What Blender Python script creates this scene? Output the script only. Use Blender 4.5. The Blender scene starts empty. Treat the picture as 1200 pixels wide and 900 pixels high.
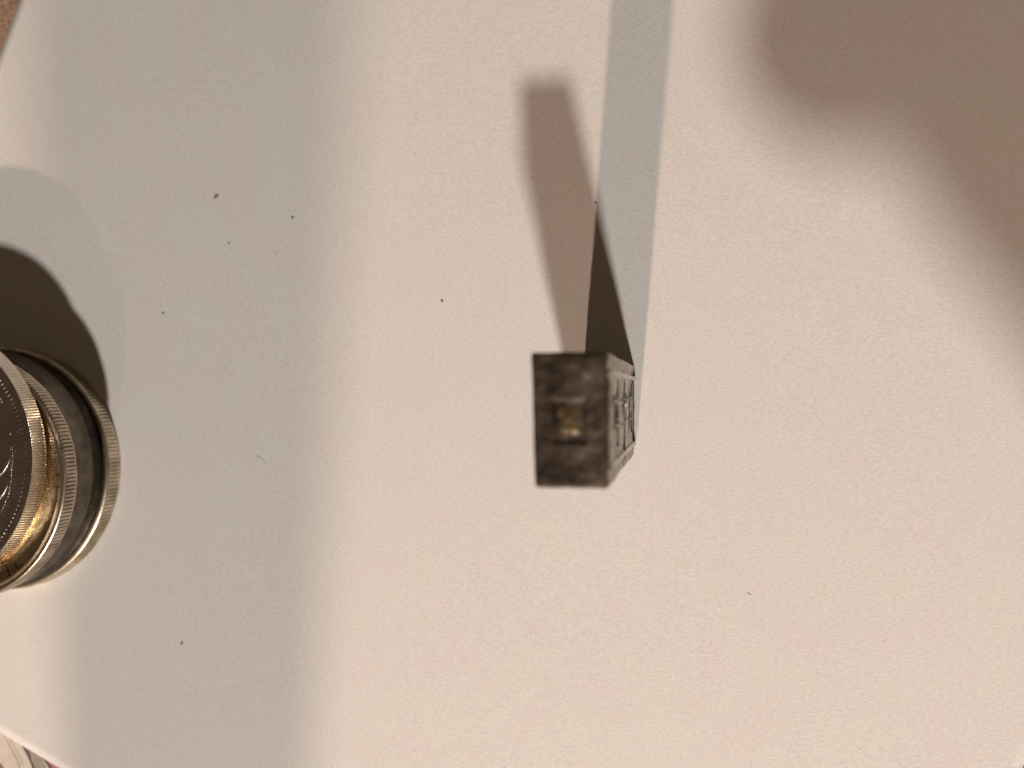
import bpy, bmesh, math, random
from mathutils import Vector, Matrix, noise
M = 0.001                       # everything below is written in millimetres
random.seed(7)
scene = bpy.context.scene

# ------------------------------------------------------------------ camera
cd = bpy.data.cameras.new('camera'); cam = bpy.data.objects.new('camera', cd)
scene.collection.objects.link(cam); scene.camera = cam
F = 1006.0 / 1200.0
cd.lens = 4.12; cd.sensor_fit = 'HORIZONTAL'; cd.sensor_width = 4.12 / F
cd.clip_start = 0.002; cd.clip_end = 20
n = Vector((200 / 1006, -10 / 1006, -1)).normalized()
q = n.rotation_difference(Vector((0, 0, -1)))
cam.rotation_mode = 'QUATERNION'; cam.rotation_quaternion = q
cam.location = (0, 0, 130 * M)
cd.dof.use_dof = True; cd.dof.focus_distance = 0.121; cd.dof.aperture_fstop = 2.0

# ------------------------------------------------------------------ world: a dim warm room
w = bpy.data.worlds.new('World'); scene.world = w; w.use_nodes = True
bg = w.node_tree.nodes['Background']
bg.inputs[0].default_value = (1.0, 0.70, 0.47, 1); bg.inputs[1].default_value = 0.058

# ------------------------------------------------------------------ lamps
def lamp(name, loc, power, col, rad):
    l = bpy.data.lights.new(name, 'POINT'); l.energy = power; l.color = col; l.shadow_soft_size = rad
    o = bpy.data.objects.new(name, l); o.location = Vector(loc) * M; scene.collection.objects.link(o)
    return o
lamp('ceiling_lamp_light', (176, -838, 925), 42.5, (1.0, 0.925, 0.865), 0.036)
lamp('table_lamp_light', (-77, -850, 530), 22.9, (1.0, 0.73, 0.59), 0.0095)

scene.view_settings.view_transform = 'Standard'; scene.view_settings.look = 'None'
scene.view_settings.exposure = 0.07; scene.view_settings.gamma = 1
scene.cycles.use_denoising = True
scene.cycles.max_bounces = 10

# ------------------------------------------------------------------ helpers
def link(name, me, mat=None, parent=None, loc=None):
    o = bpy.data.objects.new(name, me); scene.collection.objects.link(o)
    if mat and me and not me.materials: me.materials.append(mat)
    if parent:
        o.parent = parent
    if loc is not None: o.location = Vector(loc) * M
    return o
def tag(o, label=None, cat=None, group=None, kind=None):
    for k, v in (('label', label), ('category', cat), ('group', group), ('kind', kind)):
        if v: o[k] = v
    return o
def mesh(name, verts, faces, smooth=False):
    me = bpy.data.meshes.new(name)
    me.from_pydata([tuple(c * M for c in v) for v in verts], [], faces); me.update()
    if smooth:
        for p in me.polygons: p.use_smooth = True
    return me
def from_bm(name, bm, smooth=False):
    me = bpy.data.meshes.new(name); bm.to_mesh(me); bm.free()
    if smooth:
        for p in me.polygons: p.use_smooth = True
    return me
def tube_mesh(name, pts, rads, sides=8, squash=1.0):
    """tapered tube along pts (mm), flattened vertically by squash"""
    V, Fs = [], []
    pts = [Vector(p) for p in pts]
    for i, p in enumerate(pts):
        d = (pts[min(i + 1, len(pts) - 1)] - pts[max(i - 1, 0)]).normalized()
        up = Vector((0, 0, 1)) if abs(d.z) < .9 else Vector((1, 0, 0))
        s = d.cross(up).normalized(); u = s.cross(d).normalized()
        for k in range(sides):
            a = 2 * math.pi * k / sides
            V.append(p + s * math.cos(a) * rads[i] + u * math.sin(a) * rads[i] * squash)
    for i in range(len(pts) - 1):
        for k in range(sides):
            a = i * sides + k; b = i * sides + (k + 1) % sides
            Fs.append((a, b, b + sides, a + sides))
    Fs.append(tuple(range(sides))[::-1]); Fs.append(tuple((len(pts) - 1) * sides + k for k in range(sides)))
    return mesh(name, V, Fs, True)
def smooth_pts(pts, k=4):
    P = [Vector(p) for p in pts]; out = []
    for i in range(len(P) - 1):
        p0 = P[max(i - 1, 0)]; p1 = P[i]; p2 = P[i + 1]; p3 = P[min(i + 2, len(P) - 1)]
        for j in range(k):
            t = j / k
            out.append(.5 * ((2 * p1) + (p2 - p0) * t + (2 * p0 - 5 * p1 + 4 * p2 - p3) * t * t + (3 * p1 - p0 - 3 * p2 + p3) * t ** 3))
    out.append(P[-1]); return out

# ------------------------------------------------------------------ materials
def mat(name):
    m = bpy.data.materials.new(name); m.use_nodes = True
    nt = m.node_tree; return m, nt, nt.nodes['Principled BSDF']
def nd(nt, t, **kw):
    x = nt.nodes.new(t)
    for k, v in kw.items():
        if k.startswith('i_'): x.inputs[k[2:].replace('_', ' ')].default_value = v
        else: setattr(x, k, v)
    return x
def coords(nt, scale=(1, 1, 1)):
    tc = nd(nt, 'ShaderNodeTexCoord'); mp = nd(nt, 'ShaderNodeMapping'); mp.inputs['Scale'].default_value = scale
    nt.links.new(tc.outputs['Object'], mp.inputs[0]); return mp.outputs[0]
def noise_n(nt, vec, scale, detail=4, rough=.55):
    x = nd(nt, 'ShaderNodeTexNoise'); x.inputs['Scale'].default_value = scale
    x.inputs['Detail'].default_value = detail; x.inputs['Roughness'].default_value = rough
    nt.links.new(vec, x.inputs['Vector']); return x.outputs['Fac']
def ramp(nt, fac, stops):
    r = nd(nt, 'ShaderNodeValToRGB'); e = r.color_ramp.elements
    while len(e) < len(stops): e.new(.5)
    for i, (p, c) in enumerate(stops):
        e[i].position = p; e[i].color = (*c, 1) if len(c) == 3 else c
    nt.links.new(fac, r.inputs[0]); return r.outputs[0]
def bump(nt, b, h, dist, strength=1):
    x = nd(nt, 'ShaderNodeBump'); x.inputs['Distance'].default_value = dist; x.inputs['Strength'].default_value = strength
    nt.links.new(h, x.inputs['Height']); nt.links.new(x.outputs[0], b.inputs['Normal']); return x
def mul(nt, a, b):
    x = nd(nt, 'ShaderNodeMix', data_type='RGBA', blend_type='MULTIPLY'); x.inputs[0].default_value = 1
    nt.links.new(a, x.inputs[6]); nt.links.new(b, x.inputs[7]); return x.outputs[2]

def paper_mat():
    m, nt, b = mat('white_paper')
    v = coords(nt, (1, 1, 1)); vs = coords(nt, (.45, 1, 1))
    grain = noise_n(nt, vs, 3600, 4, .7)
    blot = noise_n(nt, v, 130, 3, .6)
    fine = noise_n(nt, v, 5200, 2, .6)
    c1 = ramp(nt, grain, [(.32, (.70, .678, .645)), (.66, (.85, .83, .795))])
    c2 = ramp(nt, blot, [(.35, (1, .975, .97)), (.65, (.985, 1, .975))])
    c3 = ramp(nt, fine, [(.3, (.94, .94, .94)), (.7, (1, 1, 1))])
    nt.links.new(mul(nt, mul(nt, c1, c2), c3), b.inputs['Base Color'])
    b.inputs['Roughness'].default_value = .75; b.inputs['Specular IOR Level'].default_value = .25
    bump(nt, b, grain, .00003, .35)
    return m
def table_mat():
    m, nt, b = mat('brown_tabletop')
    v = coords(nt)
    a = noise_n(nt, v, 1300, 5, .7)
    nt.links.new(ramp(nt, a, [(.3, (.17, .10, .065)), (.5, (.34, .215, .145)), (.7, (.52, .37, .265))]), b.inputs['Base Color'])
    b.inputs['Roughness'].default_value = .6; bump(nt, b, a, .0002, .5)
    return m
def metal(name, light, dark, rough=(.22, .45), scale=350, bias=(.38, .62), metallic=1.0, bumpd=.00004):
    m, nt, b = mat(name)
    v = coords(nt)
    a = noise_n(nt, v, scale, 6, .65); f = noise_n(nt, v, scale * 7, 3, .6)
    nt.links.new(ramp(nt, a, [(bias[0], dark), (bias[1], light)]), b.inputs['Base Color'])
    r = nd(nt, 'ShaderNodeMapRange'); nt.links.new(a, r.inputs[0])
    r.inputs[1].default_value = .3; r.inputs[2].default_value = .7
    r.inputs[3].default_value = rough[1]; r.inputs[4].default_value = rough[0]
    nt.links.new(r.outputs[0], b.inputs['Roughness'])
    b.inputs['Metallic'].default_value = metallic
    bump(nt, b, f, bumpd, .7)
    return m
def plain(name, col, rough=.5, metallic=0, spec=.5):
    m, nt, b = mat(name)
    v = coords(nt); a = noise_n(nt, v, 900, 3)
    nt.links.new(ramp(nt, a, [(.3, tuple(c * .88 for c in col)), (.7, tuple(min(1, c * 1.08) for c in col))]), b.inputs['Base Color'])
    b.inputs['Roughness'].default_value = rough; b.inputs['Metallic'].default_value = metallic
    b.inputs['Specular IOR Level'].default_value = spec
    return m

PAPER = paper_mat(); TABLE = table_mat()
SILVER = metal('worn_silver', (.92, .83, .70), (.76, .68, .57), (.22, .30), 300)
SILVER_FACE = metal('dark_toned_silver_face', (.66, .56, .48), (.38, .31, .26), (.26, .42), 260)
GROOVE = metal('painted_reed_shade', (.70, .62, .52), (.54, .47, .38), (.4, .6), 400)  # groove shade put into the colour so the reeds stand out
GROOVE_DARK = metal('dark_painted_reed_shade', (.14, .11, .07), (.06, .045, .03), (.4, .6), 400)  # deeper painted groove shade for the coarser reeds
GOLDEN = metal('golden_toned_silver', (.84, .70, .46), (.44, .29, .16), (.10, .20), 200)
BRONZE_EDGE = metal('warm_toned_edge', (.74, .63, .50), (.42, .34, .26), (.25, .42), 300)
BROWN_GOLD = metal('brown_gold_toned_metal', (.62, .42, .22), (.22, .12, .065), (.18, .36), 240)
GREY_METAL = metal('dull_grey_metal', (.20, .165, .13), (.10, .08, .06), (.38, .55), 200)
BLACK_METAL = metal('blackened_metal', (.06, .046, .04), (.02, .016, .014), (.35, .55), 200)
PALE_BRASS = metal('pale_brass_toned_metal', (.84, .75, .58), (.46, .38, .27), (.24, .42), 260)

# ------------------------------------------------------------------ setting: tabletop, paper, printed card
def grid(name, x0, x1, y0, y1, nx, ny, zf):
    V = [(x0 + (x1 - x0) * i / nx, y0 + (y1 - y0) * j / ny) for j in range(ny + 1) for i in range(nx + 1)]
    V = [(x, y, zf(x, y)) for x, y in V]
    Fs = [(j * (nx + 1) + i, j * (nx + 1) + i + 1, (j + 1) * (nx + 1) + i + 1, (j + 1) * (nx + 1) + i) for j in range(ny) for i in range(nx)]
    return mesh(name, V, Fs, True)
tb = bmesh.new(); bmesh.ops.create_cube(tb, size=1)
for v in tb.verts: v.co = Vector((v.co.x * 1.3, v.co.y * 1.1 - .1, v.co.z * .025 - .0125 - .0009))
bmesh.ops.bevel(tb, geom=tb.edges[:], offset=.003, segments=2, affect='EDGES')
table = link('tabletop', from_bm('tabletop', tb), TABLE); tag(table, kind='structure')

ang = math.radians(-23.5); U = Vector((math.cos(ang), math.sin(ang))); Vv = Vector((-U.y, U.x))
pl = Vector((-115.9, 63.9)); pb = Vector((-111.0, -61.8)); pr = Vector((46.1, -50.7))
u0 = pl.dot(U); u1 = pr.dot(U); v0 = pb.dot(Vv); v1 = v0 + 262
def paper_z(x, y):
    p = U * x + Vv * y
    d = min((p - Vector((-11, -3))).length - 9, (p - Vector((-114, -13))).length - 23)
    k = max(0, min(1, d / 18))
    z = k * (.22 * noise.noise(Vector((p.x / 55, p.y / 55, 3.1))) + .05 * noise.noise(Vector((p.x / 14, p.y / 14, 7.7))))
    e = min(x - u0, u1 - x, y - v0)              # the edges lift a little
    z += k * .08 * max(0, 1 - e / 10) ** 2
    return z
pm = grid('paper_sheet', u0, u1, v0, v1, 130, 170, paper_z)
for v in pm.vertices:
    x, y, z = v.co
    v.co = Vector((U.x * x + Vv.x * y, U.y * x + Vv.y * y, z))
paper = link('paper_sheet', pm, PAPER)
so = paper.modifiers.new('thickness', 'SOLIDIFY'); so.thickness = .1 * M; so.offset = -1
tag(paper, 'large blank white paper sheet lying under the coins and the metal block', 'paper')

# printed card peeping out below the lower left paper edge
CARD = plain('cream_card', (.72, .64, .56), .5); 
card_root = bpy.data.objects.new('printed_card', None); scene.collection.objects.link(card_root)
card_root.location = Vector((-116, -74, -.85)) * M
tag(card_root, 'cream printed card showing past the lower left edge of the white paper', 'card')
def slab(name, poly, z0, z1, m, parent):
    bm = bmesh.new()
    vs = [bm.verts.new(Vector((x + 116, y + 74, z0 + .85)) * M) for x, y in poly]
    f = bm.faces.new(vs); bm.normal_update()
    if f.normal.z > 0: f.normal_flip()
    r = bmesh.ops.extrude_face_region(bm, geom=[f])
    for v in r['geom']:
        if isinstance(v, bmesh.types.BMVert): v.co.z = (z1 + .85) * M
    bmesh.ops.recalc_face_normals(bm, faces=bm.faces)
    return link(name, from_bm(name, bm), m, parent)
def rot_rect(cx, cy, w_, h_, a):
    c, s = math.cos(a), math.sin(a)
    return [(cx + x * c - y * s, cy + x * s + y * c) for x, y in ((-w_/2, -h_/2), (w_/2, -h_/2), (w_/2, h_/2), (-w_/2, h_/2))]
slab('card_sheet', rot_rect(-114, -72, 44, 30, math.radians(-23.5)), -.85, -.42, CARD, card_root)
def stroke(name, pts, wd, m, z=-.40):
    L = []; R_ = []
    P = smooth_pts([(x, y, 0) for x, y in pts], 4)
    for i, p in enumerate(P):
        d = (P[min(i + 1, len(P) - 1)] - P[max(i - 1, 0)]).normalized(); t = i / (len(P) - 1)
        ww = wd[0] * (1 - t) + wd[1] * t
        L.append((p.x - d.y * ww / 2, p.y + d.x * ww / 2)); R_.append((p.x + d.y * ww / 2, p.y - d.x * ww / 2))
    return slab(name, L + R_[::-1], -.42, z, m, card_root)
stroke('printed_line', [(-116.4, -60.0), (-114.6, -62.6), (-113.2, -65.2), (-112.4, -67.5)], (.12, .4), plain('grey_print', (.40, .34, .26)))
stroke('printed_line', [(-115.2, -60.4), (-113.5, -63.0), (-112.3, -65.4), (-111.6, -67.5)], (.1, .25), plain('tan_print', (.48, .41, .30)))
stroke('printed_line', [(-113.0, -61.0), (-111.6, -63.0), (-110.5, -65.0), (-109.8, -67.5)], (.25, .55), plain('dark_brown_print', (.07, .05, .045)))
slab('printed_patch', [(-112.6, -61.0), (-111.1, -61.6), (-110.7, -64.4), (-111.4, -63.2)], -.42, -.405, plain('purple_grey_print', (.20, .15, .16)), card_root)
slab('printed_patch', [(-111.0, -61.9), (-109.0, -62.8), (-106.6, -67.0), (-109.6, -66.8), (-110.5, -64.4)], -.42, -.412, plain('olive_grey_print', (.36, .33, .26)), card_root)
stroke('printed_line', [(-109.6, -62.3), (-107.6, -64.2), (-106.0, -66.6)], (.25, .6), plain('maroon_print', (.06, .012, .016)), -.402)
slab('printed_patch', [(-108.6, -62.8), (-104.0, -64.6), (-102.0, -69.0), (-105.6, -66.8), (-107.2, -64.2)], -.42, -.408, plain('pink_print', (.50, .22, .24)), card_root)
slab('printed_patch', [(-118.5, -65.0), (-116.9, -65.0), (-115.9, -66.3), (-116.3, -69), (-119, -69)], -.42, -.409, plain('gold_print', (.30, .20, .05)), card_root)

# ------------------------------------------------------------------ coins
def coin(cx, cy, z0, t, r, nreed, amp, m_edge, m_face, label, tilt=(0, 0), m_rim=None, m_groove=None, chamf=.35, rimw=1.3, sub=4, taper=0.0, field=.32, z_edge_rough=0):
    """one coin: mesh of its edge and rim; child 'face' is the sunk field"""
    seg = nreed * sub
    prof = [(0, r - 3, .12), (0, r - chamf * 1.2, 0), (0, r - .12, .12), (1, r, .32), (1, r - taper * .5, t * .5), (1, r - taper, t - chamf * .95),
            (.3, r - taper - .10, t - chamf * .55), (0, r - taper - chamf * .6, t - .08), (0, r - taper - chamf * 1.1, t), (0, r - taper - rimw * .8, t - .01),
            (0, r - taper - rimw, t - .10), (0, r - taper - rimw - .28, t - field), (0, r - taper - rimw - .5, t - field - .01)]
    V, Fs = [], []
    for (k, rr, z) in prof:
        for i in range(seg):
            a = 2 * math.pi * i / seg
            ph = i % sub
            cut = amp if ph in (0, 1) else 0
            wob = .03 * noise.noise(Vector((math.cos(a) * 6, math.sin(a) * 6, z0))) 
            fl = 1 + .5 * noise.noise(Vector((math.cos(a) * 9, math.sin(a) * 9, z0 + 5)))
            R = rr - k * cut * fl + wob
            V.append((R * math.cos(a), R * math.sin(a), z))
    npf = len(prof)
    for j in range(npf - 1):
        for i in range(seg):
            a = j * seg + i; b = j * seg + (i + 1) % seg
            Fs.append((a, b, b + seg, a + seg))
    V.append((0, 0, .12)); c0 = len(V) - 1
    for i in range(seg): Fs.append((c0, (i + 1) % seg, i))
    me = mesh('coin', V, Fs)
    # smooth everything but the reeds
    for p in me.polygons:
        row = p.index // seg
        p.use_smooth = (row >= (6 if chamf > .3 else 9)) or row <= 1
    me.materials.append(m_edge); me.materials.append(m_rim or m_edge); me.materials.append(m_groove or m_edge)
    for p in me.polygons:
        row = p.index // seg
        if row >= 6 and row < npf - 1: p.material_index = 1
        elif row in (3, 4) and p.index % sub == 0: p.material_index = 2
    o = link('coin', me, None, loc=(cx, cy, z0))
    o.rotation_euler = (math.radians(tilt[0]), math.radians(tilt[1]), random.random() * 6)
    # field: polar grid with a faint relief
    rr0 = r - taper - rimw - .5; rings = 26; sg = 120
    V = [(0, 0, t - field - .01)]; Fs = []
    for j in range(1, rings + 1):
        q_ = rr0 * j / rings
        for i in range(sg):
            a = 2 * math.pi * i / sg
            x, y = q_ * math.cos(a), q_ * math.sin(a)
            k = min(1, (rings - j) / 3)
            V.append((x, y, t - field - .01 + k * .03 * (noise.noise(Vector((x / 3, y / 3, z0 * 3.3))))))
    for i in range(sg): Fs.append((0, 1 + i, 1 + (i + 1) % sg))
    for j in range(rings - 1):
        for i in range(sg):
            a = 1 + j * sg + i; b = 1 + j * sg + (i + 1) % sg
            Fs.append((a, a + sg, b + sg, b))
    link('coin_face', mesh('coin_face', V, Fs, True), m_face, o)
    tag(o, label, 'coin', 'coins in the stack at the left')
    return o

def coin_at(right_x, right_y, r, **kw):
    return coin(right_x - r, right_y, r=r, **kw)
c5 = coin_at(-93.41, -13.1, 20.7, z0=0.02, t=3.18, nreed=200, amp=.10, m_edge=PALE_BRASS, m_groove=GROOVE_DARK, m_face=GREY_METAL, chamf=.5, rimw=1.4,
             label='pale brassy coin with a reeded edge, bottom coin of the stack on the paper')
c4 = coin_at(-94.4, -12.9, 20.2, z0=3.22, t=3.6, nreed=240, amp=.02, m_edge=BLACK_METAL, m_face=BLACK_METAL, chamf=.15,
             label='nearly black coin lying directly on the bottom coin of the stack')
c3 = coin_at(-93.4, -12.75, 19.8, z0=6.84, t=5.2, nreed=240, amp=.015, m_edge=GREY_METAL, m_face=GREY_METAL, chamf=.22,
             label='dull grey smooth edged coin in the middle of the stack')
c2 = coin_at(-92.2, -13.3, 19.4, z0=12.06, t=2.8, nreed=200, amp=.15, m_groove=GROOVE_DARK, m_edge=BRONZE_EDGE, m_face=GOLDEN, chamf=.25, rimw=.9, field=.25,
             label='golden toned coin with coarse reeded edge and raised lettering, second from the top')
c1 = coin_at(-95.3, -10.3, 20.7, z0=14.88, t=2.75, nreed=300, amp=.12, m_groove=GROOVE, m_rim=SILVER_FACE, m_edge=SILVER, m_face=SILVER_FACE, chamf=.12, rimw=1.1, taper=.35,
             label='silver coin with a finely reeded edge and dark engraved face, top coin of the stack')
for c in (c1, c2): c.rotation_euler.z = 0
bpy.context.view_layer.update()
GLEAM = metal('polished_silver_relief', (.80, .72, .66), (.55, .47, .42), (.12, .25), 500)
KZ = .9680
def on_coin(c, pts, rads, name, z, m, squash=.5, k=4):
    P = [Vector((x * KZ, y * KZ, z)) - c.location / M for x, y in pts]
    P = smooth_pts(P, k) if len(P) > 2 else P
    n_ = len(P)
    R = [rads[0] + (rads[1] - rads[0]) * i / (n_ - 1) for i in range(n_)]
    R[0] *= .4; R[-1] *= .4
    return link(name, tube_mesh(name, P, R, 8, squash), m, c)
ztop = 14.88 + 2.75 - .31
on_coin(c1, [(-103.8, -.5), (-103.6, -2.8), (-103.43, -4.8), (-103.11, -6.8)], (.10, .13), 'raised_stem', ztop, GLEAM)
on_coin(c1, [(-103.28, -4.8), (-102.65, -5.6), (-101.9, -6.3)], (.06, .06), 'raised_twig', ztop, SILVER_FACE)
on_coin(c1, [(-105.1, -1.5), (-104.65, -.5)], (.14, .10), 'raised_twig', ztop, GLEAM)
on_coin(c1, [(-104.9, -2.0), (-104.35, -1.0)], (.16, .10), 'raised_twig', ztop, GLEAM)
on_coin(c1, [(-103.08, -9.97), (-103.38, -10.91), (-103.99, -11.98), (-104.91, -12.94), (-105.83, -13.5)], (.12, .20), 'raised_stem', ztop, GLEAM)
on_coin(c1, [(-103.5, -14.4), (-103.81, -15.05), (-104.27, -15.86), (-104.88, -16.54), (-105.65, -17.23)], (.10, .17), 'raised_stem', ztop, GLEAM)
# feathery leaf of the engraved wreath, left of the beads, mostly beyond the frame
for i in range(14):
    y = 3 - i * 1.9
    x = -106.2 + .9 * math.sin(i * .5)
    on_coin(c1, [(x - 2.6, y - 1.3), (x - .9, y - .9), (x + .3, y + .2)], (.22, .08), 'raised_leaf', ztop, SILVER_FACE, .45)
rope = smooth_pts([(x, y, 0) for x, y in [(-103.2, -5.9), (-102.94, -8.1), (-102.7, -9.43), (-102.77, -10.76), (-102.83, -12.1), (-102.9, -13.43), (-103.05, -14.5), (-103.34, -15.84), (-103.95, -17.18), (-104.56, -18.4), (-105.32, -19.62), (-106.6, -21.2)]], 3)
bead = bmesh.new(); bmesh.ops.create_icosphere(bead, subdivisions=2, radius=.16 * M)
for v in bead.verts: v.co.z *= .8
bead_me = from_bm('bead', bead, True); bead_me.materials.append(GLEAM)
for i, p in enumerate(rope):
    if i % 1 == 0 and i > 3:
        b_ = link('bead', bead_me, None, c1, Vector(((p.x + random.uniform(-.05, .05)) * KZ, p.y * KZ, ztop)) - c1.location / M)
        s = random.uniform(.6, 1.15); b_.scale = (s, s * 1.2, s)
for i in range(3, len(rope) - 1, 2):
    p = rope[i]
    on_coin(c1, [(p.x + .25, p.y), (p.x + .75, p.y - .25)], (.06, .03), 'raised_twig', ztop, SILVER_FACE, .5)

# ring of small teeth just inside the rim of the top coin, too fine to pick apart
tb_ = bmesh.new()
for i in range(170):
    a = 2 * math.pi * i / 170
    r_ = bmesh.ops.create_cube(tb_, size=1)['verts']
    bmesh.ops.scale(tb_, vec=(.55 * M, .32 * M, .12 * M), verts=r_)
    bmesh.ops.rotate(tb_, cent=(0, 0, 0), matrix=Matrix.Rotation(a, 3, 'Z'), verts=r_)
    bmesh.ops.translate(tb_, vec=(18.65 * M * math.cos(a), 18.65 * M * math.sin(a), (2.75 - .31) * M), verts=r_)
bmesh.ops.bevel(tb_, geom=tb_.edges[:], offset=.04 * M, segments=1, affect='EDGES')
tag(link('rim_teeth', from_bm('rim_teeth', tb_), SILVER_FACE, c1), kind='stuff')

# raised letters round the field of the golden coin (worn, only fragments can be seen)
def letter(c, ang_, rad, strokes, z, m, size=1.75, name='raised_letter'):
    bm = bmesh.new()
    for (x0, y0, x1, y1) in strokes:
        d = Vector((x1 - x0, y1 - y0)); L = d.length
        vs = bmesh.ops.create_cube(bm, size=1)['verts']
        bmesh.ops.scale(bm, vec=(L * size + .28, .30, .26), verts=vs)
        bmesh.ops.rotate(bm, cent=(0, 0, 0), matrix=Matrix.Rotation(math.atan2(d.y, d.x), 3, 'Z'), verts=vs)
        bmesh.ops.translate(bm, vec=((x0 + x1) / 2 * size, (y0 + y1) / 2 * size, 0), verts=vs)
    bmesh.ops.bevel(bm, geom=bm.edges[:], offset=.09, segments=2, affect='EDGES')
    for v in bm.verts: v.co *= M
    o = link(name, from_bm(name, bm), m, c)
    o.location = Vector((rad * math.cos(ang_), rad * math.sin(ang_), z)) * M
    o.rotation_euler = (0, 0, ang_ - math.pi / 2)
    return o
GL = {'E': [(-.3, -.5, -.3, .5), (-.3, .5, .35, .5), (-.3, 0, .25, 0), (-.3, -.5, .35, -.5)],
      'R': [(-.3, -.5, -.3, .5), (-.3, .5, .3, .45), (.3, .45, .3, .05), (.3, .05, -.3, 0), (-.05, 0, .35, -.5)],
      'A': [(-.4, -.5, 0, .5), (0, .5, .4, -.5), (-.22, -.12, .22, -.12)],
      'I': [(0, -.5, 0, .5)],
      'N': [(-.35, -.5, -.35, .5), (-.35, .5, .35, -.5), (.35, -.5, .35, .5)],
      'T': [(0, -.5, 0, .5), (-.4, .5, .4, .5)]}
for i, ch in enumerate('TEIANR'):
    letter(c2, math.radians(-52 - i * 7.5), 16.95, GL[ch], 2.8 - .22, BROWN_GOLD)
# small raised ticks on the golden field close to the upper coin's edge
for a_, rd in ((-11, 17.6), (13, 17.4), (2, 17.7), (-4, 17.5)):
    letter(c2, math.radians(a_), rd, [(0, -.3, 0, .3)], 2.8 - .25, BROWN_GOLD, 1.3, 'raised_tick')

# ------------------------------------------------------------------ the metal block standing on end
BX0, BX1, BY0, BY1, BH = -14.7, -7.1, -9.35, 4.0, 46.5
BCX, BCY = (BX0 + BX1) / 2, (BY0 + BY1) / 2
HX, HY = (BX1 - BX0) / 2, (BY1 - BY0) / 2
def block_mat(name):
    m, nt, b = mat(name)
    v = coords(nt)
    a = noise_n(nt, v, 420, 6, .7); f = noise_n(nt, v, 2600, 4, .6); g = noise_n(nt, v, 160, 3, .6)
    c = ramp(nt, a, [(.30, (.11, .102, .09)), (.5, (.285, .272, .245)), (.70, (.50, .48, .44))])
    g2 = ramp(nt, g, [(.35, (1, .93, .80)), (.65, (1, 1, 1))])
    nt.links.new(mul(nt, c, g2), b.inputs['Base Color'])
    r = nd(nt, 'ShaderNodeMapRange'); nt.links.new(a, r.inputs[0])
    r.inputs[1].default_value = .3; r.inputs[2].default_value = .7; r.inputs[3].default_value = .46; r.inputs[4].default_value = .30
    nt.links.new(r.outputs[0], b.inputs['Roughness']); b.inputs['Metallic'].default_value = .97
    bump(nt, b, f, .00006, .8)
    return m
BLOCK = block_mat('tarnished_block_metal')
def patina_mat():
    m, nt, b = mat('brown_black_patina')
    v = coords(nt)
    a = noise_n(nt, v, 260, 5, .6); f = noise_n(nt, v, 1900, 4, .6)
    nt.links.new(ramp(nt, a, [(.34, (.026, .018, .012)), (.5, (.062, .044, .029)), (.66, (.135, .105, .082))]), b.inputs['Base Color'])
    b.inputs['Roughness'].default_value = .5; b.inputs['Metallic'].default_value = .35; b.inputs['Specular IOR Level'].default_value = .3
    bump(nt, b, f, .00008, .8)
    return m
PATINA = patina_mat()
def sstep(a, b, x):
    t = max(0, min(1, (x - a) / (b - a))); return t * t * (3 - 2 * t)
MX0, MX1, MY0, MY1 = BX0 + 2.0, BX0 + 5.45, BY0 + 4.35, BY0 + 8.75      # stamped square on the top face
def relief_top(x, y):
    d = min(x - MX0, MX1 - x, y - MY0, MY1 - y)
    z = -.34 * sstep(-.15, .35, d + .12 * noise.noise(Vector((x, y, 4))))
    z += .11 * noise.noise(Vector((x / 1.3, y / 1.3, 2))) + .05 * noise.noise(Vector((x / .5, y / .5, 5)))
    return z
def relief_side(y, z):
    """+X face: sunk margins, two upright raised ridges, long sunk panel"""
    y = y - BCY
    r = 0
    ry = (HY - 1.95, -(HY - 1.85))
    for q_ in ry:
        r += .20 * sstep(.2, 1.6, z) * math.exp(-((y - q_) / .33) ** 4)
    inside = sstep(ry[1] + .3, ry[1] + .6, y) * (1 - sstep(ry[0] - .6, ry[0] - .3, y))
    r -= .20 * inside * sstep(.5, 1.2, BH - z) + .26 * (1 - inside) * sstep(.5, 1.5, HY - abs(y))
    r += .28 * inside * math.exp(-((BH - 2.2 - z) / .5) ** 4)                 # cross bar near the top
    r -= .3 * inside * (1 - sstep(.1, .9, z))
    r += .07 * noise.noise(Vector((y / .9, z / 1.5, 9))) + .05 * noise.noise(Vector((y / .35, z / .8, 4)))
    return r
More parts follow.
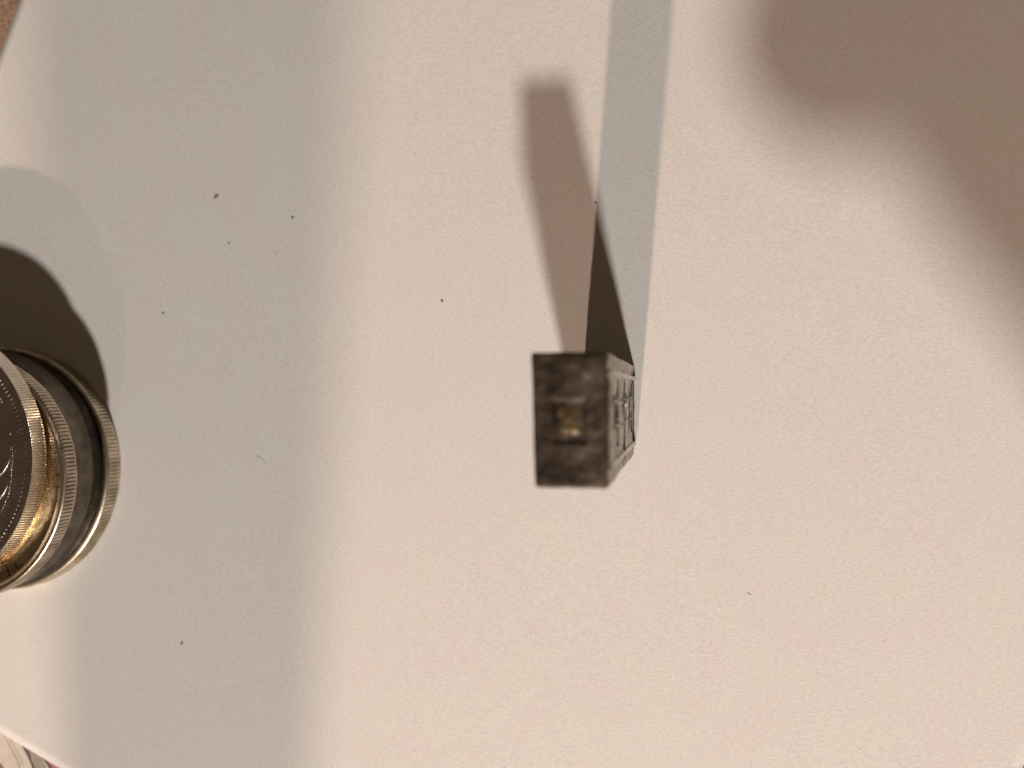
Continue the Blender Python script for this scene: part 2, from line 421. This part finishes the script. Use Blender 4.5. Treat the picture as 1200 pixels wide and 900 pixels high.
def build_block():
    hx, hy, hz = HX, HY, BH / 2; rad = .35
    step = .16
    nx, ny, nz = int(2 * hx / step), int(2 * hy / step), int(2 * hz / (step * 1.3))
    V, Fs = [], []
    def face(ax, sgn, na, nb):
        base = len(V)
        for j in range(nb + 1):
            for i in range(na + 1):
                a = -1 + 2 * i / na; b = -1 + 2 * j / nb
                if ax == 2: p = Vector((a * hx, b * hy, sgn * hz))
                elif ax == 0: p = Vector((sgn * hx, a * hy, b * hz))
                else: p = Vector((a * hx, sgn * hy, b * hz))
                rr = rad if p.z > 0 else .25
                inn = Vector((max(-hx + rr, min(hx - rr, p.x)), max(-hy + rr, min(hy - rr, p.y)), max(-hz + rr, min(hz - rr, p.z))))
                d = p - inn; nrm = d.normalized()
                pp = inn + nrm * rr
                # relief fades at the edges
                if ax == 2 and sgn > 0:
                    e = min(hx - abs(p.x), hy - abs(p.y)); pp.z += sstep(.2, 1, e) * relief_top(p.x + BCX, p.y + BCY)
                if ax == 0 and sgn > 0:
                    e = min(hy - abs(p.y), hz - p.z); pp.x += sstep(.1, .6, e) * relief_side(p.y + BCY, p.z + hz)
                if ax == 1 or (ax == 0 and sgn < 0):
                    pp += nrm * 0
                # hand-worn silhouette
                wv = Vector((noise.noise(Vector((pp.y / 5, pp.z / 9, 1.5))), noise.noise(Vector((pp.x / 5, pp.z / 9, 8.5))), 0)) * .16
                wv += Vector((noise.noise(Vector((pp.y / 1.4, pp.z / 1.4, 3))), noise.noise(Vector((pp.x / 1.4, pp.z / 1.4, 6))), 0)) * .05
                pp += wv
                if pp.x < 0: pp.x += .03 * (HY - pp.y) * (pp.z + hz) / BH
                V.append((pp.x, pp.y, pp.z + hz))
        for j in range(nb):
            for i in range(na):
                a = base + j * (na + 1) + i
                q_ = (a, a + 1, a + na + 2, a + na + 1)
                Fs.append(q_)
    face(2, 1, nx, ny); face(2, -1, nx, ny); face(0, 1, ny, nz); face(0, -1, ny, nz); face(1, 1, nx, nz); face(1, -1, nx, nz)
    me = mesh('metal_block', V, Fs)
    bm = bmesh.new(); bm.from_mesh(me)
    bmesh.ops.remove_doubles(bm, verts=bm.verts, dist=.004 * M)
    bmesh.ops.recalc_face_normals(bm, faces=bm.faces)
    bm.to_mesh(me); bm.free()
    for p in me.polygons: p.use_smooth = True
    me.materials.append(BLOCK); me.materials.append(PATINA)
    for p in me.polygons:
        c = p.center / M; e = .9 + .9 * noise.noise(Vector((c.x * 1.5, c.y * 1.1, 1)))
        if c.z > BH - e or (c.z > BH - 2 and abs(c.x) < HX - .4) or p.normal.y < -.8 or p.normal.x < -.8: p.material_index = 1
    return me
block = link('metal_block', build_block(), None, loc=(BCX, BCY, .01))
tag(block, 'dark tarnished metal block standing on end with stamped square top and raised side characters', 'metal block')
# the gold-toned panel inside the stamp
PANEL = metal('gold_toned_patina', (.15, .105, .042), (.06, .042, .022), (.4, .55), 500, metallic=.35)
pb_ = grid('stamped_panel', -1.12, 1.12, -1.5, 1.5, 24, 30, lambda x, y: .15 * sstep(0, .8, min(1.12 - abs(x), 1.5 - abs(y))) + .10 * noise.noise(Vector((x * 1.4, y * 1.4, 3))))
link('stamped_panel', pb_, PANEL, block, ((MX0 + MX1) / 2 + .12 - BCX, (MY0 + MY1) / 2 + .12 - BCY, BH - .36))
WORN = metal('worn_bright_high_points', (.56, .53, .47), (.33, .31, .27), (.26, .4), 700)
for yy, ztop_ in ((HY - 1.95, BH - 1.0), (-(HY - 1.85), BH - 1.0)):
    P = [Vector((HX + .02 + .05 * noise.noise(Vector((k * .7, yy, 0))), yy + .10 * noise.noise(Vector((k * .5, yy, 4))), .25 + (ztop_ - .25) * k / 30)) for k in range(31)]
    R_ = [.30 + .07 * noise.noise(Vector((k * .8, yy, 9))) for k in range(31)]; R_[0] = .2; R_[-1] = .1
    link('raised_border', tube_mesh('raised_border', P, R_, 8, 1), WORN, block)
# raised characters: upright strokes as seen with the block lying on its side
CH = [[(-2.6, 3.6, 2.4, 3.6), (-1.8, 1.9, 2.6, 1.9), (-2.8, 0, 2.6, 0), (-2.5, -1.8, -.4, -1.8), (.6, -1.8, 2.6, -1.8), (-2.7, -3.6, 2.7, -3.6), (0, 3.6, 0, .2), (-1.9, 0, -1.9, -3.5), (1.9, -.2, 1.9, -3.5)],
      [(-2.7, 3.4, 2.7, 3.4), (-2.7, 3.4, -2.7, -3.2), (2.7, 3.4, 2.7, -.6), (-1.2, 1.6, 1.4, 1.6), (-2.6, 0, 2.5, 0), (0, 2.9, 0, -3.8), (-1.8, -1.9, 1.9, -1.9), (-2.9, -3.8, 2.7, -3.8)],
      [(-2.4, 3.7, 2.4, 3.7), (-2.8, 2.0, 2.8, 2.0), (-.9, 3.7, -.9, .4), (.9, 3.7, .9, .4), (-2.7, .2, 2.7, .2), (-2.2, -1.6, -2.2, -3.8), (-2.2, -1.6, 2.3, -1.6), (2.3, -1.6, 2.3, -3.8), (-2.4, -3.8, 2.5, -3.8), (0, .2, 0, -3.6)]]
for k, (zc, hh) in enumerate(((33.5, 1.12), (20.5, 1.12), (8.0, 1.1))):
    bm = bmesh.new()
    segs = []
    for (y0, z0_, y1, z1_) in CH[k]:
        if abs(y1 - y0) > 3.5:                       # long strokes are broken and slightly crooked
            c_ = random.uniform(-.7, .7); j = random.uniform(-.35, .35)
            segs += [(y0, z0_, c_ - .3, z0_ + j), (c_ + .35, z1_ + j, y1, z1_ - j)]
        else: segs.append((y0, z0_, y1, z1_))
    for _ in range(7):
        ya = random.uniform(-2.4, 1.4); za = random.choice((-2.7, -.9, .9, 2.7)) + random.uniform(-.2, .2)
        segs.append((ya, za, ya + random.uniform(.6, 1.3), za + random.uniform(-.3, .3)))
    for (y0, z0_, y1, z1_) in segs:
        z0_ *= hh; z1_ *= hh
        d = Vector((y1 - y0, z1_ - z0_)); L = d.length
        vs = bmesh.ops.create_cube(bm, size=1)['verts']
        bmesh.ops.scale(bm, vec=(.5, L + .35, .48), verts=vs)
        bmesh.ops.rotate(bm, cent=(0, 0, 0), matrix=Matrix.Rotation(math.atan2(d.y, d.x) - math.pi / 2, 3, 'X'), verts=vs)
        bmesh.ops.translate(bm, vec=(0, (y0 + y1) / 2 * .98, (z0_ + z1_) / 2), verts=vs)
    bmesh.ops.bevel(bm, geom=bm.edges[:], offset=.15, segments=2, affect='EDGES')
    for v in bm.verts:
        v.co.x += .06 * noise.noise(v.co * .9)
        v.co *= M
    link('raised_character', from_bm('raised_character', bm), BLOCK, block, (HX - .30, -2.25 - BCY, zc))

# ------------------------------------------------------------------ crumbs, grit and fibres on the paper
DUST = [plain('brown_grit', (.27, .21, .16), .8), plain('dark_grit', (.17, .135, .12), .8), plain('olive_crumb', (.30, .25, .15), .8)]
def speck(name, x, y, sx, sy, a, m, label, cat='speck', lumps=0):
    bm = bmesh.new(); bmesh.ops.create_icosphere(bm, subdivisions=2, radius=1)
    for v in bm.verts:
        f = 1 + .45 * noise.noise(v.co * 1.6 + Vector((x, y, 0)))
        v.co = Vector((v.co.x * sx * f, v.co.y * sy * f, max(-.5, v.co.z) * min(sx, sy) * .8 * f)) * M
        v.co = Matrix.Rotation(a, 3, 'Z') @ v.co
    if lumps:
        r_ = bmesh.ops.create_icosphere(bm, subdivisions=2, radius=sy * .8 * M, matrix=Matrix.Translation(Vector((sx * .8, sy * 1.1, sy * .1)) * M))
    o = link(name, from_bm(name, bm, True), m, loc=(x, y, paper_z_at(x, y) + .4 * min(sx, sy)))
    return tag(o, label, cat)
def paper_z_at(x, y):
    p = Vector((x, y)); return paper_z(p.dot(U), p.dot(Vv))
speck('crumb', -76.04, 32.35, .42, .24, .95, DUST[2], 'olive brown heart shaped crumb above and right of the coin shadow', 'crumb', 1)
speck('grit_grain', -62.32, 28.45, .22, .2, 0, DUST[1], 'dark round grit grain to the right of the olive crumb', 'grit')
speck('grit_grain', -85.69, 13.26, .2, .18, 0, DUST[0], 'tiny brown grit grain just right of the coin shadow', 'grit')
speck('grit_grain', -37.07, 14.31, .18, .18, 0, DUST[1], 'tiny dark grit grain left of the metal block', 'grit')
speck('crumb', -81.91, -41.89, .42, .15, .85, DUST[1], 'dark elongated crumb below and right of the coin stack', 'crumb')
speck('grit_grain', -73.68, 24.65, .17, .15, 0, DUST[0], 'tiny brown grit grain below the olive crumb', 'grit')
speck('grit_grain', -12.93, 28.74, .16, .14, 0, DUST[1], 'tiny dark grit grain where the two block shadows meet', 'grit')
FIB = plain('pale_brown_fibre', (.62, .565, .49), .8)
def fibre(pts, label, r=.035):
    P = [Vector((x, y, paper_z_at(x, y) + .06)) for x, y in pts]; o_ = P[0].copy()
    P = smooth_pts([p - o_ for p in P], 4)
    o = link('fibre', tube_mesh('fibre', P, [r] * len(P), 6), FIB, loc=o_)
    return tag(o, label, 'fibre')
fibre([(-68.64, -10.42), (-67.57, -10.96), (-66.97, -11.93)], 'short curved fibre right of the coin stack', .03)
fibre([(-41.4, -51.0), (-41.1, -51.7), (-41.3, -52.4)], 'curved pale brown fibre near the bottom of the sheet', .024)
fibre([(9.26, -29.28), (9.75, -29.57)], 'straight short fibre below and right of the metal block', .04)
fibre([(-65.5, 22.9), (-65.2, 22.2), (-65.3, 21.8)], 'short pale fibre below the dark round grain', .045)
# the finest dust, nobody could count it
V, Fs = [], []
def dust(x, y, s):
    z = paper_z_at(x, y) + s * .4; b0 = len(V); a = random.random() * 3
    for dx, dy, dz in ((s, 0, 0), (-s * .5, s * .8, 0), (-s * .5, -s * .8, 0), (0, 0, s)):
        V.append((x + dx * math.cos(a) - dy * math.sin(a), y + dx * math.sin(a) + dy * math.cos(a), z - s * .4 + dz))
    Fs.extend([(b0, b0 + 1, b0 + 3), (b0 + 1, b0 + 2, b0 + 3), (b0 + 2, b0, b0 + 3)])
for i in range(110): dust(random.uniform(-105, 44), random.uniform(-60, 62), random.choice((.05, .06, .07, .1)))
for i in range(45): dust(random.gauss(-19, 7), random.gauss(28, 12), random.choice((.05, .07, .09)))
for i in range(22): dust(random.gauss(-36, 4), random.gauss(44, 12), random.choice((.05, .07)))
d_ = link('dust', mesh('dust', V, Fs), DUST[0]); tag(d_, 'fine brown dust scattered over the white paper', 'dust', kind='stuff')

# ------------------------------------------------------------------ outside the frame: phone and hand, and an added blocker, for their shadows
# the phone that takes the picture
def rbox(bm, sx, sy, sz, off, seg=4, loc=(0, 0, 0), corner=None):
    vs = bmesh.ops.create_cube(bm, size=1)['verts']
    bmesh.ops.scale(bm, vec=Vector((sx, sy, sz)) * M, verts=vs)
    if corner:
        es = [e for e in bm.edges if abs((e.verts[0].co - e.verts[1].co).normalized().z) > .9]
        bmesh.ops.bevel(bm, geom=es, offset=corner * M, segments=6, affect='EDGES')
    bmesh.ops.bevel(bm, geom=[e for e in bm.edges if abs((e.verts[0].co - e.verts[1].co).z) < 1e-6], offset=off * M, segments=seg, affect='EDGES')
    bmesh.ops.translate(bm, vec=Vector(loc) * M, verts=bm.verts)
bm = bmesh.new(); rbox(bm, 124, 59, 7.6, .6, 2, corner=8)
phone = link('smartphone', from_bm('smartphone', bm), metal('grey_phone_back', (.30, .30, .31), (.27, .27, .28), (.35, .4), 300), loc=(52, -20, 135.4))
tag(phone, 'slim grey smartphone held above the paper by the photographer', 'smartphone')
bm = bmesh.new(); rbox(bm, 90, 52, .3, .1, 1, corner=1)
link('phone_screen', from_bm('phone_screen', bm), plain('dark_glass', (.01, .01, .012), .08), phone, (0, 0, 3.9))
bm = bmesh.new(); bmesh.ops.create_cone(bm, segments=32, radius1=3.6 * M, radius2=3.6 * M, depth=.5 * M, cap_ends=True)
link('lens_ring', from_bm('lens_ring', bm), plain('black_ring', (.02, .02, .02), .3), phone, (-52, 20, -3.95))

# the photographer's hand and forearm
def skin_obj(name, chains, m, parent=None, sub=2):
    V = []; E = []; R = []
    for ch, anchor in chains:
        prev = anchor
        for (p, r) in ch:
            V.append(Vector(p) * M); R.append(r if isinstance(r, tuple) else (r, r))
            if prev is not None: E.append((prev, len(V) - 1))
            prev = len(V) - 1
    me = bpy.data.meshes.new(name); me.from_pydata(V, E, []); me.update()
    o = link(name, me, m, parent)
    sk = o.modifiers.new('skin', 'SKIN'); sk.use_smooth_shade = True
    for i, r in enumerate(R):
        me.skin_vertices[0].data[i].radius = (r[0] * M, r[1] * M)
        me.skin_vertices[0].data[i].use_root = (i == 0)
    o.modifiers.new('sub', 'SUBSURF').levels = sub; o.modifiers['sub'].render_levels = sub
    return o
SKIN = mat('skin'); b = SKIN[2]; b.inputs['Base Color'].default_value = (.55, .33, .24, 1); b.inputs['Roughness'].default_value = .5; SKIN = SKIN[0]
body = [([((150, -420, 205), 33), ((130, -270, 180), 31), ((106, -156, 158), (27, 22)), ((91, -115, 152), (25, 17)), ((68, -84, 151), (30, 14)), ((66, -58, 150), (26, 12))], None)]
hand = skin_obj('person', body, SKIN); hand.location = Vector((2, -8, 0)) * M
tag(hand, 'person reaching in from the lower right holding the phone, in a dark sleeve', 'person')
for k, (x, ln) in enumerate(((52, 1.0), (65, 1.08), (79, 1.02), (92, .85))):
    skin_obj('finger', [([((x * .5 + 36, -80, 150), 9), ((x, -56, 151), 9), ((x - 1, -56 + 26 * ln, 150), 8), ((x - 2, -56 + 42 * ln, 147.6), 6.5)], None)], SKIN, hand)
skin_obj('thumb', [([((56, -84, 148), 11), ((40, -78, 142), 10.5), ((36, -66, 128.5), 8.5), ((40, -46, 124.5), 7.5)], None)], SKIN, hand)
skin_obj('sleeve', [([((156, -440, 207), 46), ((128, -305, 186), 42), ((114, -245, 176), 40)], None)], plain('dark_knit', (.03, .035, .05), .9), hand)

def blocker_mat():  # partly transparent so the added blocker casts only a weak shadow
    m, nt, b = mat('see_through_blocker')
    b.inputs['Base Color'].default_value = (.05, .045, .04, 1); b.inputs['Roughness'].default_value = .3
    t = nd(nt, 'ShaderNodeBsdfTransparent'); t.inputs[0].default_value = (.98, .96, .92, 1)
    x = nd(nt, 'ShaderNodeMixShader'); x.inputs[0].default_value = .35
    out = [n_ for n_ in nt.nodes if n_.type == 'OUTPUT_MATERIAL'][0]
    nt.links.new(b.outputs[0], x.inputs[1]); nt.links.new(t.outputs[0], x.inputs[2]); nt.links.new(x.outputs[0], out.inputs[0])
    return m
# unseen blocker, added beyond the lower edge to cast the left shade band
prof = [(0, 0), (16, 0), (13.6, 1.5), (13.9, 20), (14.0, 195), (16.2, 244), (16.4, 262), (15.4, 272), (11, 281), (7, 288), (6.6, 304), (7.6, 305), (7.6, 312), (0, 312)]
V, Fs = [], []
for r_, z in prof:
    for i in range(48): V.append((r_ * math.cos(i * math.pi / 24), r_ * math.sin(i * math.pi / 24), z))
for j in range(len(prof) - 1):
    for i in range(48):
        Fs.append((j * 48 + i, j * 48 + (i + 1) % 48, (j + 1) * 48 + (i + 1) % 48, (j + 1) * 48 + i))
blocker = link('shade_blocker', mesh('shade_blocker', V, Fs, True), blocker_mat(), loc=(-79.8, -360, -.88))
tag(blocker, 'tall slim translucent blocker, unseen, added to shade a band at the left', 'blocker')
V = [(9.4 * math.cos(i * math.pi / 24), 9.4 * math.sin(i * math.pi / 24), z) for z in (0, 14) for i in range(48)]
Fs = [(i, (i + 1) % 48, 48 + (i + 1) % 48, 48 + i) for i in range(48)] + [tuple(range(48, 96))]
link('blocker_cap', mesh('blocker_cap', V, Fs), plain('black_cap', (.02, .02, .02), .5), blocker, (0, 0, 300))
